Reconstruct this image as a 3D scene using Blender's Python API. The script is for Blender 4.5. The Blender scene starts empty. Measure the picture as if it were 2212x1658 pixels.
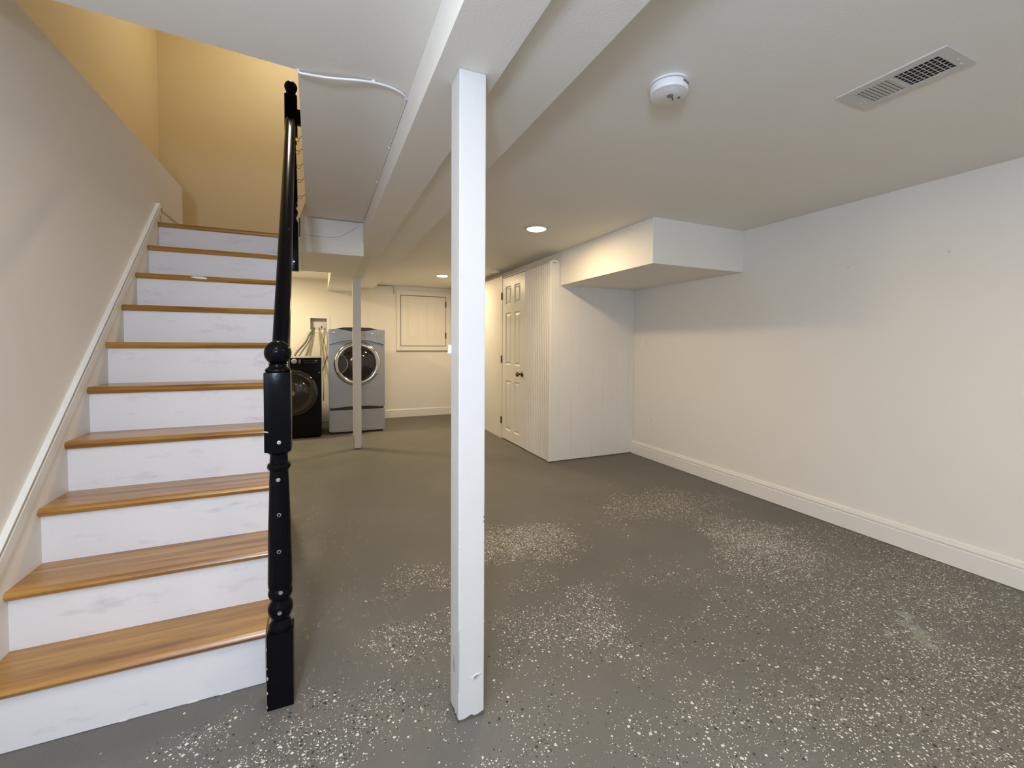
import bpy, bmesh, math, random
from mathutils import Vector, Matrix
random.seed(7)
sc = bpy.context.scene
col = sc.collection
R = math.radians

# ------------------------------------------------------------------ camera
YAW, PITCH, ROLL, FPX, CY, CAMZ = R(23.81), R(-1.74), R(0.33), 935.4, 771.6, 1.22
cyw, syw, cp, sp = math.cos(YAW), math.sin(YAW), math.cos(PITCH), math.sin(PITCH)
fw = Vector((syw*cp, cyw*cp, sp)); rt = Vector((cyw, -syw, 0)); up = rt.cross(fw)
r2 = rt*math.cos(ROLL) + up*math.sin(ROLL); u2 = -rt*math.sin(ROLL) + up*math.cos(ROLL)
cd = bpy.data.cameras.new('camera'); cam = bpy.data.objects.new('camera', cd); col.objects.link(cam)
cam.matrix_world = Matrix(((r2.x, u2.x, -fw.x, 0), (r2.y, u2.y, -fw.y, 0), (r2.z, u2.z, -fw.z, CAMZ), (0, 0, 0, 1)))
cd.sensor_fit = 'HORIZONTAL'; cd.sensor_width = 36; cd.lens = 36*FPX/2212
cd.shift_y = (CY-829)/2212; cd.clip_start = .02
sc.camera = cam

# ------------------------------------------------------------------ world, lights, exposure
w = bpy.data.worlds.new('world'); sc.world = w; w.use_nodes = True
w.node_tree.nodes['Background'].inputs[0].default_value = (.9, .93, 1, 1)
w.node_tree.nodes['Background'].inputs[1].default_value = .05
sc.view_settings.view_transform = 'Standard'; sc.view_settings.look = 'None'
sc.view_settings.gamma = 1; sc.view_settings.use_curve_mapping = False
sc.view_settings.exposure = -0.2

def light(name, kind, loc, power, color, size=.1, rot=(0, 0, 0), spread=None):
    l = bpy.data.lights.new(name, kind); l.energy = power; l.color = color
    if kind == 'AREA':
        l.shape = 'DISK'; l.size = size
        if spread: l.spread = spread
    else: l.shadow_soft_size = size
    o = bpy.data.objects.new(name, l); o.location = loc; o.rotation_euler = rot; col.objects.link(o); return o
WARM = (1, .77, .47)
light('can_light_glow', 'AREA', (1.62, 3.19, 2.150), 20, WARM, .15)
light('can_light_glow', 'AREA', (1.55, 5.93, 2.150), 26, WARM, .15)
light('can_light_glow', 'AREA', (1.62, 0.30, 2.160), 15, (1, .80, .52), .15)
light('can_light_glow', 'AREA', (1.62, -1.9, 2.160), 17, (1, .80, .52), .15)
light('stair_ceiling_light', 'AREA', (-.38, .60, 2.205), 11, (1, .92, .80), .16)
light('bright_work_lamp', 'POINT', (-.45, -.62, 1.68), 150, (.60, .74, 1), .13)
light('laundry_light', 'AREA', (-.70, 6.20, 2.185), 42, (1, .85, .56), .20)
light('upstairs_light', 'AREA', (-.22, 3.95, 4.5), 26, (1, .92, .78), .5)

# ------------------------------------------------------------------ materials
def new_mat(name):
    m = bpy.data.materials.new(name); m.use_nodes = True
    nt = m.node_tree; return m, nt, nt.nodes['Principled BSDF'], nt.nodes, nt.links
def node(nt, t, **k):
    n = nt.nodes.new(t)
    for a, b in k.items():
        if a in n.inputs.keys(): n.inputs[a].default_value = b
        else: setattr(n, a, b)
    return n
def ramp(nt, src, stops, interp='LINEAR'):
    r = nt.nodes.new('ShaderNodeValToRGB'); r.color_ramp.interpolation = interp
    e = r.color_ramp.elements
    while len(e) < len(stops): e.new(.5)
    for q, (p, c) in zip(e, stops): q.position = p; q.color = c if len(c) == 4 else (*c, 1)
    nt.links.new(src, r.inputs[0]); return r
def mix(nt, fac, a, b):
    m = nt.nodes.new('ShaderNodeMix'); m.data_type = 'RGBA'
    for s, v in ((m.inputs[0], fac), (m.inputs[6], a), (m.inputs[7], b)):
        if hasattr(v, 'links'): nt.links.new(v, s)
        elif isinstance(v, (int, float)): s.default_value = v
        else: s.default_value = (*v, 1) if len(v) == 3 else v
    return m.outputs[2]
def math_(nt, op, a, b=0.0, c=None, clamp=False):
    m = nt.nodes.new('ShaderNodeMath'); m.operation = op; m.use_clamp = clamp
    for s, v in zip(m.inputs, (a, b, c) if c is not None else (a, b)):
        if hasattr(v, 'links'): nt.links.new(v, s)
        else: s.default_value = v
    return m.outputs[0]
def coord(nt, scale=(1, 1, 1), out='Object'):
    t = nt.nodes.new('ShaderNodeTexCoord'); mp = nt.nodes.new('ShaderNodeMapping')
    mp.inputs['Scale'].default_value = scale; nt.links.new(t.outputs[out], mp.inputs[0]); return mp.outputs[0]
def noise(nt, vec, scale, detail=3, rough=.55):
    n = node(nt, 'ShaderNodeTexNoise', Scale=scale, Detail=detail, Roughness=rough)
    nt.links.new(vec, n.inputs['Vector']); return n.outputs[0]
def bump(nt, bsdf, h, strength, dist=.01):
    b = node(nt, 'ShaderNodeBump', Strength=strength, Distance=dist)
    nt.links.new(h, b.inputs['Height']); nt.links.new(b.outputs[0], bsdf.inputs['Normal'])

def paint(name, c, rough=.55, var=.03, bs=.12, bscale=90, stain=None, stain_amt=.35):
    m, nt, b, N, L = new_mat(name)
    v = coord(nt)
    n1 = noise(nt, v, 1.7, 4)
    cc = mix(nt, n1, tuple(x*(1-var) for x in c), tuple(min(1, x*(1+var)) for x in c))
    if stain:
        n2 = ramp(nt, noise(nt, coord(nt, (4, 4, 14)), 1.3, 5, .65), ((.56, (0, 0, 0)), (.74, (1, 1, 1)))).outputs[0]
        cc = mix(nt, math_(nt, 'MULTIPLY', n2, stain_amt), cc, stain)
    L.new(cc, b.inputs['Base Color']); b.inputs['Roughness'].default_value = rough
    bump(nt, b, noise(nt, v, bscale, 3), bs, .003)
    return m
M = {}
M['wall'] = paint('wall_paint', (.76, .72, .65), .6)
M['ceil'] = paint('ceiling_paint', (.83, .80, .735), .7, bs=.2, bscale=140)
M['white'] = paint('trim_paint', (.76, .73, .67), .38, bs=.05)
M['post'] = paint('post_paint', (.62, .61, .59), .45, bs=.35, bscale=40)
M['riser'] = paint('riser_paint', (.74, .71, .695), .42, stain=(.36, .32, .30), stain_amt=.38)
M['yellow'] = paint('yellow_wall_paint', (.60, .49, .285), .6)
M['groove'] = paint('shadowed_gap', (.20, .17, .12), .8)
M['caulk'] = paint('dirty_caulk', (.11, .09, .07), .8)
M['panel'] = paint('paneling_paint', (.74, .71, .655), .42, bs=.12, bscale=60)

def wood():
    m, nt, b, N, L = new_mat('varnished_pine')
    v = coord(nt, (1.6, 26, 26)); oi = N.new('ShaderNodeObjectInfo')
    ad = N.new('ShaderNodeVectorMath'); ad.operation = 'ADD'; cb = N.new('ShaderNodeCombineXYZ')
    L.new(math_(nt, 'MULTIPLY', oi.outputs['Random'], 37.), cb.inputs[0]); L.new(math_(nt, 'MULTIPLY', oi.outputs['Random'], 91.), cb.inputs[1])
    L.new(v, ad.inputs[0]); L.new(cb.outputs[0], ad.inputs[1])
    g = noise(nt, ad.outputs[0], 1.0, 7, .62)
    fine = N.new('ShaderNodeVectorMath'); fine.operation = 'MULTIPLY'; fine.inputs[1].default_value = (1, 6, 6); L.new(ad.outputs[0], fine.inputs[0])
    g2 = noise(nt, fine.outputs[0], 1.3, 3)
    c = ramp(nt, g, ((.30, (.15, .050, .008)), (.44, (.31, .135, .020)), (.56, (.43, .215, .036)), (.75, (.52, .29, .062)))).outputs[0]
    c = mix(nt, math_(nt, 'MULTIPLY', ramp(nt, g2, ((.50, (0, 0, 0)), (.64, (1, 1, 1)))).outputs[0], .45), c, (.26, .11, .022))
    L.new(c, b.inputs['Base Color']); b.inputs['Roughness'].default_value = .33
    b.inputs['Coat Weight'].default_value = .35; b.inputs['Coat Roughness'].default_value = .2
    bump(nt, b, g2, .15, .002); return m
M['wood'] = wood()

def floor_mat():
    m, nt, b, N, L = new_mat('worn_painted_terrazzo')
    v = coord(nt)
    sep = N.new('ShaderNodeSeparateXYZ'); L.new(v, sep.inputs[0]); 
    wx = math_(nt, 'MULTIPLY', math_(nt, 'SUBTRACT', noise(nt, v, 2.3, 4, .6), .5), .9)
    wy = math_(nt, 'MULTIPLY', math_(nt, 'SUBTRACT', noise(nt, coord(nt, (1.1, .9, 3)), 2.9, 4, .6), .5), .9)
    X, Y = math_(nt, 'ADD', sep.outputs[0], wx), math_(nt, 'ADD', sep.outputs[1], wy)
    big = noise(nt, v, .9, 5, .6); med = noise(nt, v, 3.1, 6, .68); sm = noise(nt, v, 11, 4, .65)
    # grey floor paint, browner towards its worn areas
    base = mix(nt, ramp(nt, big, ((.35, (0, 0, 0)), (.65, (1, 1, 1)))).outputs[0], (.122, .115, .099), (.150, .143, .129))
    base = mix(nt, math_(nt, 'MULTIPLY', ramp(nt, med, ((.45, (0, 0, 0)), (.7, (1, 1, 1)))).outputs[0], .5), base, (.180, .164, .134))
    spk = noise(nt, v, 210, 2, .7)
    base = mix(nt, math_(nt, 'MULTIPLY', ramp(nt, spk, ((.60, (0, 0, 0)), (.72, (1, 1, 1)))).outputs[0], .30), base, (.36, .34, .29))
    base = mix(nt, math_(nt, 'MULTIPLY', ramp(nt, spk, ((.28, (1, 1, 1)), (.40, (0, 0, 0)))).outputs[0], .35), base, (.07, .065, .055))
    # wear map
    def ell(cx, cy, rx, ry, a=0):
        dx = math_(nt, 'SUBTRACT', X, cx); dy = math_(nt, 'SUBTRACT', Y, cy)
        ca, sa = math.cos(a), math.sin(a)
        p = math_(nt, 'ADD', math_(nt, 'MULTIPLY', dx, ca/rx), math_(nt, 'MULTIPLY', dy, sa/rx))
        q = math_(nt, 'ADD', math_(nt, 'MULTIPLY', dx, -sa/ry), math_(nt, 'MULTIPLY', dy, ca/ry))
        d = math_(nt, 'SQRT', math_(nt, 'ADD', math_(nt, 'MULTIPLY', p, p), math_(nt, 'MULTIPLY', q, q)))
        return math_(nt, 'SUBTRACT', 1.0, d, clamp=True)
    near = math_(nt, 'MULTIPLY', math_(nt, 'SUBTRACT', 1.95, math_(nt, 'SUBTRACT', Y, math_(nt, 'MULTIPLY', X, .22))), .55, clamp=True)
    rightish = math_(nt, 'ADD', .50, math_(nt, 'MULTIPLY', X, .22), clamp=True)
    wear = math_(nt, 'MULTIPLY', near, rightish)
    for e, k in (((1.12, 2.38, .50, .36), 2.6), ((2.45, 1.80, .55, .34, .7), 3.0), ((2.45, 2.55, .65, .45), 1.5), ((.98, 1.68, .42, .30, .9), 1.5),
                 ((.45, 2.20, .38, .16), 1.4), ((.35, 1.80, .42, .15), 1.3), ((2.3, 1.15, .6, .4), .35), ((1.2, .75, 1.3, .4), .25), ((-.45, 1.42, .75, .24), 1.1), ((-.05, 1.40, .5, .22), .9), ((.55, 1.12, .5, .22), .45), ((.30, 1.55, .3, .2), .4), ((2.9, 1.3, .35, .8), .3), ((1.9, 2.6, .5, .35, .5), .5)):
        wear = math_(nt, 'ADD', wear, math_(nt, 'MULTIPLY', ell(*e), k))
    wear = math_(nt, 'ADD', wear, math_(nt, 'MULTIPLY', math_(nt, 'SUBTRACT', med, .5), 2.0))
    wear = math_(nt, 'ADD', wear, math_(nt, 'MULTIPLY', math_(nt, 'SUBTRACT', sm, .5), .9))
    colr = base; hb = None
    for sc_, off in ((58, 0.), (84, 3.7), (125, 9.1), (150, 5.3)):
        add = N.new('ShaderNodeVectorMath'); add.operation = 'ADD'; add.inputs[1].default_value = (off, off*2, 0); L.new(v, add.inputs[0])
        fl = N.new('ShaderNodeVectorMath'); fl.operation = 'MULTIPLY'; fl.inputs[1].default_value = (1, 1, 0); L.new(add.outputs[0], fl.inputs[0])
        # jitter so chips are angular, not round
        vo = node(nt, 'ShaderNodeTexVoronoi', Scale=sc_, Randomness=1.0); vo.voronoi_dimensions = '2D'; vo.distance = 'MINKOWSKI'
        vo.inputs['Exponent'].default_value = 1.3; L.new(fl.outputs[0], vo.inputs['Vector'])
        sp_ = N.new('ShaderNodeSeparateColor'); L.new(vo.outputs['Color'], sp_.inputs[0])
        r_ = math_(nt, 'ADD', .10, math_(nt, 'MULTIPLY', sp_.outputs[1], .26))
        chip = math_(nt, 'LESS_THAN', vo.outputs['Distance'], r_)
        # each chip is uncovered where the local wear beats its own threshold
        on = math_(nt, 'LESS_THAN', math_(nt, 'ADD', .26, math_(nt, 'MULTIPLY', sp_.outputs[2], 2.9)), wear)
        mask = math_(nt, 'MULTIPLY', chip, on)
        cc = ramp(nt, sp_.outputs[0], ((0, (.035, .033, .03)), (.36, (.035, .033, .03)), (.37, (.24, .21, .17)), (.44, (.60, .57, .50)), (1, (.76, .74, .68)))).outputs[0]
        colr = mix(nt, mask, colr, cc)
    # flaked old paint, yellowish tan, left of the near post
    fl1 = math_(nt, 'MULTIPLY', ramp(nt, noise(nt, coord(nt, (15, 6, 1)), 2.6, 10, .80), ((.572, (0, 0, 0)), (.61, (1, 1, 1)))).outputs[0],
                math_(nt, 'GREATER_THAN', math_(nt, 'ADD', ell(.14, 1.85, .36, .8, .2), ell(-.05, 3.0, .5, .8)), .30))
    colr = mix(nt, math_(nt, 'MULTIPLY', fl1, .6), colr, (.34, .30, .20))
    fl2 = ramp(nt, noise(nt, coord(nt, (4.5, 13, 1)), 2.4, 10, .80), ((.63, (0, 0, 0)), (.67, (1, 1, 1)))).outputs[0]
    colr = mix(nt, math_(nt, 'MULTIPLY', fl2, .45), colr, (.38, .32, .22))
    gr = math_(nt, 'GREATER_THAN', math_(nt, 'ADD', ell(2.34, .97, .30, .07, -.55), math_(nt, 'MULTIPLY', math_(nt, 'SUBTRACT', sm, .5), .8)), .42)
    colr = mix(nt, math_(nt, 'MULTIPLY', gr, .40), colr, (.33, .38, .30))
    L.new(colr, b.inputs['Base Color'])
    rr = ramp(nt, med, ((.3, (.50, .50, .50)), (.7, (.72, .72, .72)))).outputs[0]
    L.new(rr, b.inputs['Roughness']); b.inputs['Specular IOR Level'].default_value = .4
    bump(nt, b, math_(nt, 'ADD', math_(nt, 'MULTIPLY', sm, .6), med), .25, .006)
    return m
M['floor'] = floor_mat()

def simple(name, c, rough=.4, metal=0, coat=0, emit=None, trans=0, var=.04):
    m, nt, b, N, L = new_mat(name)
    n1 = noise(nt, coord(nt), 14, 3)
    L.new(mix(nt, n1, tuple(x*(1-var) for x in c), tuple(min(1, x*(1+var)) for x in c)), b.inputs['Base Color'])
    b.inputs['Roughness'].default_value = rough; b.inputs['Metallic'].default_value = metal
    b.inputs['Coat Weight'].default_value = coat
    if emit: b.inputs['Emission Color'].default_value = (*emit[:3], 1); b.inputs['Emission Strength'].default_value = emit[3]
    return m
def _spec(): M['blackapp'].node_tree.nodes['Principled BSDF'].inputs['Specular IOR Level'].default_value = .15
def black_gloss():
    m, nt, b, N, L = new_mat('black_gloss_paint')
    v = coord(nt)
    chip = ramp(nt, noise(nt, v, 26, 5, .7), ((.73, (0, 0, 0)), (.745, (1, 1, 1)))).outputs[0]
    L.new(mix(nt, math_(nt, 'MULTIPLY', chip, .8), (.004, .004, .005), (.45, .42, .36)), b.inputs['Base Color'])
    b.inputs['Roughness'].default_value = .15; b.inputs['Specular IOR Level'].default_value = .08; bump(nt, b, noise(nt, v, 60, 3), .12, .002); return m
M['black'] = black_gloss()
M['steel'] = simple('steel_screw', (.55, .53, .50), .35, 1)
M['screwwhite'] = simple('chipped_ring', (.42, .40, .37), .6)
M['silver'] = simple('silver_enamel', (.36, .37, .40), .34, .35, .3)
M['silver2'] = simple('silver_enamel_light', (.52, .52, .54), .28, .4, .3)
M['chrome'] = simple('chrome', (.62, .61, .60), .12, 1)
M['darkglass'] = simple('dark_glass', (.012, .010, .010), .06, 0, .6)
M['brownglass'] = simple('brown_tinted_glass', (.018, .011, .008), .12, 0, .5)
M['blackapp'] = simple('black_enamel', (.003, .003, .0035), .30, 0, 0)
_spec()
M['greyring'] = simple('grey_plastic', (.22, .21, .20), .4)
M['ink'] = simple('printed_ink', (.03, .03, .03), .6)
M['labelgrey'] = simple('printed_legend', (.20, .20, .22), .6)
M['bronze'] = simple('dark_bronze', (.20, .13, .09), .22, 1)
M['hinge'] = simple('tarnished_hinge', (.10, .08, .055), .45, .7)
M['hose'] = simple('grey_hose', (.13, .135, .12), .5)
M['hose2'] = simple('beige_hose', (.38, .32, .22), .5)
M['brass'] = simple('dull_brass', (.30, .22, .12), .35, .8)
M['plastic'] = simple('white_plastic', (.80, .80, .80), .35)
M['cable'] = simple('white_cable', (.84, .84, .84), .35)
M['wire'] = simple('dark_wire', (.07, .055, .035), .4, .7)
M['vent'] = simple('vent_enamel', (.60, .58, .53), .4)
M['void'] = simple('unlit_hollow', (.006, .005, .004), .8)  # near-black colour stands for the darkness of unlit hollows
M['lens'] = simple('lit_lens', (1, .9, .7), .5, emit=(1, .84, .55, 14))
M['edgewood'] = simple('stained_edge_strip', (.22, .12, .06), .5)

# ------------------------------------------------------------------ mesh helpers
class MB:
    def __init__(s): s.bm = bmesh.new()
    def box(s, a, b, bev=0, seg=2):
        a, b = Vector(a), Vector(b); lo = Vector(map(min, a, b)); hi = Vector(map(max, a, b))
        r = bmesh.ops.create_cube(s.bm, size=1)
        for v in r['verts']: v.co = Vector((lo[i]+(v.co[i]+.5)*(hi[i]-lo[i]) for i in range(3)))
        if bev:
            es = list({e for v in r['verts'] for e in v.link_edges})
            bmesh.ops.bevel(s.bm, geom=es, offset=bev, segments=seg, affect='EDGES', profile=.6, clamp_overlap=True)
        return s
    def prism(s, pts, axis, lo, hi, bev=0):
        """pts 2D polygon extruded along axis between lo and hi"""
        def P(p, t):
            return {'x': (t, p[0], p[1]), 'y': (p[0], t, p[1]), 'z': (p[0], p[1], t)}[axis]
        A = [s.bm.verts.new(P(p, lo)) for p in pts]; B = [s.bm.verts.new(P(p, hi)) for p in pts]
        fs = [s.bm.faces.new(A), s.bm.faces.new(B[::-1])]
        n = len(pts)
        for i in range(n): fs.append(s.bm.faces.new((A[i], B[i], B[(i+1) % n], A[(i+1) % n])))
        if bev:
            es = list({e for f in fs for e in f.edges})
            bmesh.ops.bevel(s.bm, geom=es, offset=bev, segments=2, affect='EDGES', clamp_overlap=True)
        return s
    def hull8(s, v):
        vs = [s.bm.verts.new(p) for p in v]
        for f in ((0, 1, 2, 3), (7, 6, 5, 4), (0, 4, 5, 1), (1, 5, 6, 2), (2, 6, 7, 3), (3, 7, 4, 0)): s.bm.faces.new([vs[i] for i in f])
        return s
    def lathe(s, prof, c=(0, 0, 0), axis='z', n=28):
        c = Vector(c); rings = []
        for r, h in prof:
            ring = []
            for i in range(n):
                a = 2*math.pi*i/n; x, y = r*math.cos(a), r*math.sin(a)
                q = {'z': (x, y, h), 'y': (x, -h, y), 'x': (-h, x, y)}[axis]   # y/x axes: h points towards -axis
                ring.append(s.bm.verts.new(c+Vector(q)))
            rings.append(ring)
        for a, b in zip(rings, rings[1:]):
            for i in range(n): s.bm.faces.new((a[i], a[(i+1) % n], b[(i+1) % n], b[i]))
        s.bm.faces.new(rings[0][::-1]); s.bm.faces.new(rings[-1]); return s
    def tube(s, pts, r, n=10, closed=False):
        pts = [Vector(p) for p in pts]; rings = []; m = len(pts)
        for i, p in enumerate(pts):
            if closed: t = pts[(i+1) % m]-pts[i-1]
            else: t = pts[min(i+1, m-1)]-pts[max(i-1, 0)]
            t.normalize(); ref = Vector((0, 0, 1)) if abs(t.z) < .9 else Vector((0, 1, 0))
            u = t.cross(ref).normalized(); v = t.cross(u)
            rr = r[i] if isinstance(r, (list, tuple)) else r
            rings.append([s.bm.verts.new(p+u*rr*math.cos(2*math.pi*k/n)+v*rr*math.sin(2*math.pi*k/n)) for k in range(n)])
        seq = list(zip(rings, rings[1:])) + ([(rings[-1], rings[0])] if closed else [])
        for a, b in seq:
            for k in range(n): s.bm.faces.new((a[k], a[(k+1) % n], b[(k+1) % n], b[k]))
        if not closed: s.bm.faces.new(rings[0][::-1]); s.bm.faces.new(rings[-1])
        return s
    def build(s, name, mat, parent=None, smooth=False, **tags):
        bmesh.ops.remove_doubles(s.bm, verts=s.bm.verts, dist=1e-6)
        bmesh.ops.recalc_face_normals(s.bm, faces=s.bm.faces)
        me = bpy.data.meshes.new(name); s.bm.to_mesh(me); s.bm.free(); me.materials.append(mat)
        if smooth:
            for p in me.polygons: p.use_smooth = True
            if hasattr(me, 'set_sharp_from_angle'): me.set_sharp_from_angle(angle=R(40))
        o = bpy.data.objects.new(name, me); col.objects.link(o)
        if parent:
            o.parent = parent; o.matrix_parent_inverse = Matrix.Translation(-parent.location)
        for k, v in tags.items(): o[k] = v
        return o
def thing(name, loc, label, cat, group=None):
    o = bpy.data.objects.new(name, None); o.location = loc; o.empty_display_size = .1; col.objects.link(o)
    o['label'] = label; o['category'] = cat
    if group: o['group'] = group
    return o
def structure(name, mb, mat, label, cat='structure', smooth=False):
    return mb.build(name, mat, None, smooth, kind='structure', label=label, category=cat)
def spline(pts, k=8):
    pts = [Vector(p) for p in pts]; out = []
    for i in range(len(pts)-1):
        p0, p1, p2, p3 = pts[max(i-1, 0)], pts[i], pts[i+1], pts[min(i+2, len(pts)-1)]
        for j in range(k):
            t = j/k
            out.append(.5*((2*p1)+(-p0+p2)*t+(2*p0-5*p1+4*p2-p3)*t*t+(-p0+3*p1-3*p2+p3)*t**3))
    return out+[pts[-1]]

# ------------------------------------------------------------------ setting
XR, YB, YF = 3.22, 7.31, -3.2       # right wall, back wall, rear wall behind the camera
XL, XS = -.95, -1.31                # left wall by the stairs, stairwell side wall
structure('floor', MB().box((XS-.1, YF-.1, -.1), (XR+.1, YB+.3, 0)), M['floor'], 'worn grey painted terrazzo basement floor with white and dark chips', 'floor')
wr = structure('wall_right', MB().box((XR, YF, 0), (XR+.1, YB+.1, 2.32)), M['wall'], 'long bare off-white wall on the right above the white baseboard', 'wall')
wl = structure('wall_left', MB().box((XS, YF, 0), (XL, 4.03, 2.385)), M['wall'], 'tall grey-white wall left of the stairs with a squared-off far end', 'wall')
structure('wall_front', MB().box((XS, YF-.1, 0), (XR, YF, 2.32)), M['wall'], 'off-white wall behind the viewpoint', 'wall')
# back wall with the laundry box opening
bx0, bx1, bz0, bz1 = -.145, .085, 1.425, 1.60
wb = structure('wall_back', MB().box((XS, YB, 0), (bx0, YB+.1, 2.32)).box((bx1, YB, 0), (XR, YB+.1, 2.32)).box((bx0, YB, 0), (bx1, YB+.1, bz0)).box((bx0, YB, bz1), (bx1, YB+.1, 2.32)),
          M['wall'], 'far cream wall behind the washer and dryer', 'wall')
MB().box((-.42, YB-.004, 2.135), (-.414, YB, 2.141)).build('nail_hole', M['ink'], wb)
for yy, zz in ((1.247, 1.753), (1.754, 1.746)):
    MB().lathe([(.0, 0), (.007, 0), (.005, .0015), (.003, .0015), (0, .0005)], (XR, yy, zz), 'x', 10).build('wall_anchor', M['vent'], wr)
for yy, zz in ((3.60, .42), (3.585, .35), (3.61, .39)):
    MB().box((XR-.0006, yy, zz), (XR, yy+.004, zz+.014)).build('scuff', M['greyring'], wr)
structure('wall_left_laundry', MB().box((XS-.1, 4.03, 0), (XS, YB+.1, 2.6)), M['wall'], 'hidden side wall beyond the stairs', 'wall')
# ceilings
CT = 2.36
ceil = structure('ceiling', MB().box((.775, YF, 2.17), (XR, YB, CT)), M['ceil'], 'flat off-white ceiling over the right part of the room with recessed lights and vent', 'ceiling')
MB().hull8([(.527, YF, 2.10), (.775, YF, 2.10), (.775, YB, 2.095), (.527, YB, 2.095), (.527, YF, CT), (.775, YF, CT), (.775, YB, CT), (.527, YB, CT)]).build('boxed_step', M['ceil'], ceil)
MB().box((.33, YF, 2.07), (.527, YB, CT)).build('main_beam', M['ceil'], ceil)
h0 = 2.22
MB().prism([(XL, YF), (.33, YF), (.33, 3.80), (-.096, 3.80), (-.071, 1.80), (XL, 1.712)], 'z', h0, CT).build('stair_side_ceiling', M['ceil'], ceil)
MB().box((XS, 4.90, 2.20), (.10, YB, CT)).box((.06, 4.90, 2.03), (.0999, 4.93, 2.2)).build('laundry_ceiling', M['ceil'], ceil)
bh = MB().box((-.15, 3.87, 1.953), (.335, 3.93, 2.22)).prism([(-.15, 2.22), (.335, 2.22), (.335, CT), (-.10, CT)], 'y', 3.87, 3.93).build('bulkhead_face', M['ceil'], ceil)
MB().box((-.155, 3.868, 2.068), (-.143, 3.885, 2.215)).build('wooden_edge_strip', M['edgewood'], ceil)
MB().tube([(-.13, 3.868, 2.085), (-.03, 3.868, 2.083), (.07, 3.868, 2.083), (.15, 3.868, 2.095), (.2, 3.868, 2.13), (.26, 3.868, 2.17), (.30, 3.868, 2.20)], .0011, 6).build('drywall_crack', M['greyring'], bh)
MB().prism([(.08, 2.069), (.14, 2.077), (.21, 2.075), (.16, 2.067)], 'y', 3.8665, 3.87).build('plaster_patch', M['plastic'], bh)
MB().box((-.10, 3.80, 2.30), (.33, 3.87, CT)).build('bulkhead_gap_shade', M['groove'], ceil)  # brown block closing the gap, its colour stands for the shadow band
# dropped underside behind the bulkhead, then the duct box sloping up to the back wall
MB().box((-.15, 3.93, 1.953), (.335, 4.90, 2.20)).hull8([(.10, 4.90, 1.953), (.334, 4.90, 1.953), (.334, YB, 2.035), (.10, YB, 2.035), (.10, 4.90, 2.30), (.334, 4.90, 2.30), (.334, YB, 2.30), (.10, YB, 2.30)])\
    .prism([(4.45, 2.072), (5.20, 1.966), (5.40, 1.966), (YB, 2.035), (YB, 2.2), (4.45, 2.2)], 'x', .334, .455).build('duct_box', M['ceil'], ceil)
# soffit box over the closet
MB().box((2.26, 2.54, 1.828), (XR, 3.91, 2.17), .003).box((2.26, 3.91, 1.828), (XR, YB, 2.17)).build('corner_soffit', M['ceil'], ceil)

# stairwell above
zt = 4.7
sw = structure('wall_stairwell', MB().box((XS-.1, 1.2, 2.385), (XS, 4.85, zt)).box((XS-.1, 4.85, 1.96), (.1, 4.95, zt)), M['yellow'], 'mustard yellow stairwell walls above the landing meeting at a vertical corner', 'wall')
structure('wall_stairwell_side', MB().box((-.055, 1.80, CT), (.0, 4.85, zt)).box((XS, 1.2, CT+.03), (-.0, 1.3, zt)), M['yellow'], 'yellow wall over the stairwell opening, facing away', 'wall')
structure('ceiling_stairwell', MB().box((XS-.1, 1.2, zt), (.1, 4.95, zt+.1)), M['ceil'], 'ceiling high above the stairwell', 'ceiling')
structure('floor_upstairs', MB().box((XS, 1.2, CT+.01), (-.0, 1.70, CT+.03)), M['wall'], 'upper floor edge out of view', 'floor')

# closet -------------------------------------------------------------------
XC, YC, HC = 2.14, 3.90, 2.065
wc = structure('wall_closet', MB().box((XC+.012, YC+.012, 0), (XR, YC+.05, 1.84)).box((XC+.012, YC+.012, 0), (2.26, YC+.05, HC-.01))
      .box((XC+.012, YC+.05, .0), (XC+.05, 4.498, HC-.01)).box((XC+.012, 5.176, 0), (XC+.05, YB, HC+.02)).box((XC+.012, 4.49, 2.062), (XC+.05, 5.18, HC+.01)), M['panel'],
      'white panelled closet with ribbed side and six-panel door', 'wall')
# front boards, thin joints
xs = [2.168, 2.252, 2.40, 2.50, 2.665, 2.80, 2.90, 3.00, 3.145, XR-.001]
for i, (a, b) in enumerate(zip(xs, xs[1:])):
    top = 2.055 if b < 2.26 else 1.83
    MB().box((a+.0004, YC-random.uniform(0, .0006), .012), (b-.0004, YC+.013, top), .0008, 1).build('panel_board', M['panel'], wc)
MB().box((XC-.006, YC-.006, .010), (2.168, YC+.022, 2.062), .003).build('corner_trim', M['white'], wc)
MB().prism([(2.125, 2.063), (2.18, 2.085), (2.22, 2.078), (2.262, 2.052), (2.25, 2.050), (2.2, 2.058)], 'y', YC-.010, YC+.012).build('loose_cap_strip', M['white'], wc)
MB().box((XC+.005, YC+.0, 0), (XR, YC+.03, .011)).box((XC+.004, YC, 0), (XC+.03, 4.50, .010)).build('floor_gap', M['caulk'], wc)
# ribbed (beadboard) side: flats with raised ribs
mb = MB(); n = 14; y0, y1 = YC+.022, 4.494; p = (y1-y0)/n
for i in range(n):
    a = y0+i*p
    mb.prism([(XC+.012, a+.001), (XC+.005, a+.004), (XC+.005, a+p*.50), (XC+.0005, a+p*.60), (XC-.0015, a+p*.75), (XC+.0005, a+p*.90), (XC+.012, a+p-.001)], 'z', .012, 2.055)
mb.build('beadboard_ribs', M['panel'], wc, kind='stuff')
MB().box((XC+.002, 5.176, .0), (XC+.013, YB, HC+.03)).build('flat_side_panel', M['panel'], wc)
MB().box((XC+.0, 4.497, 2.062), (XC+.013, 5.9, 2.068)).build('panel_cap', M['white'], wc)
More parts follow.
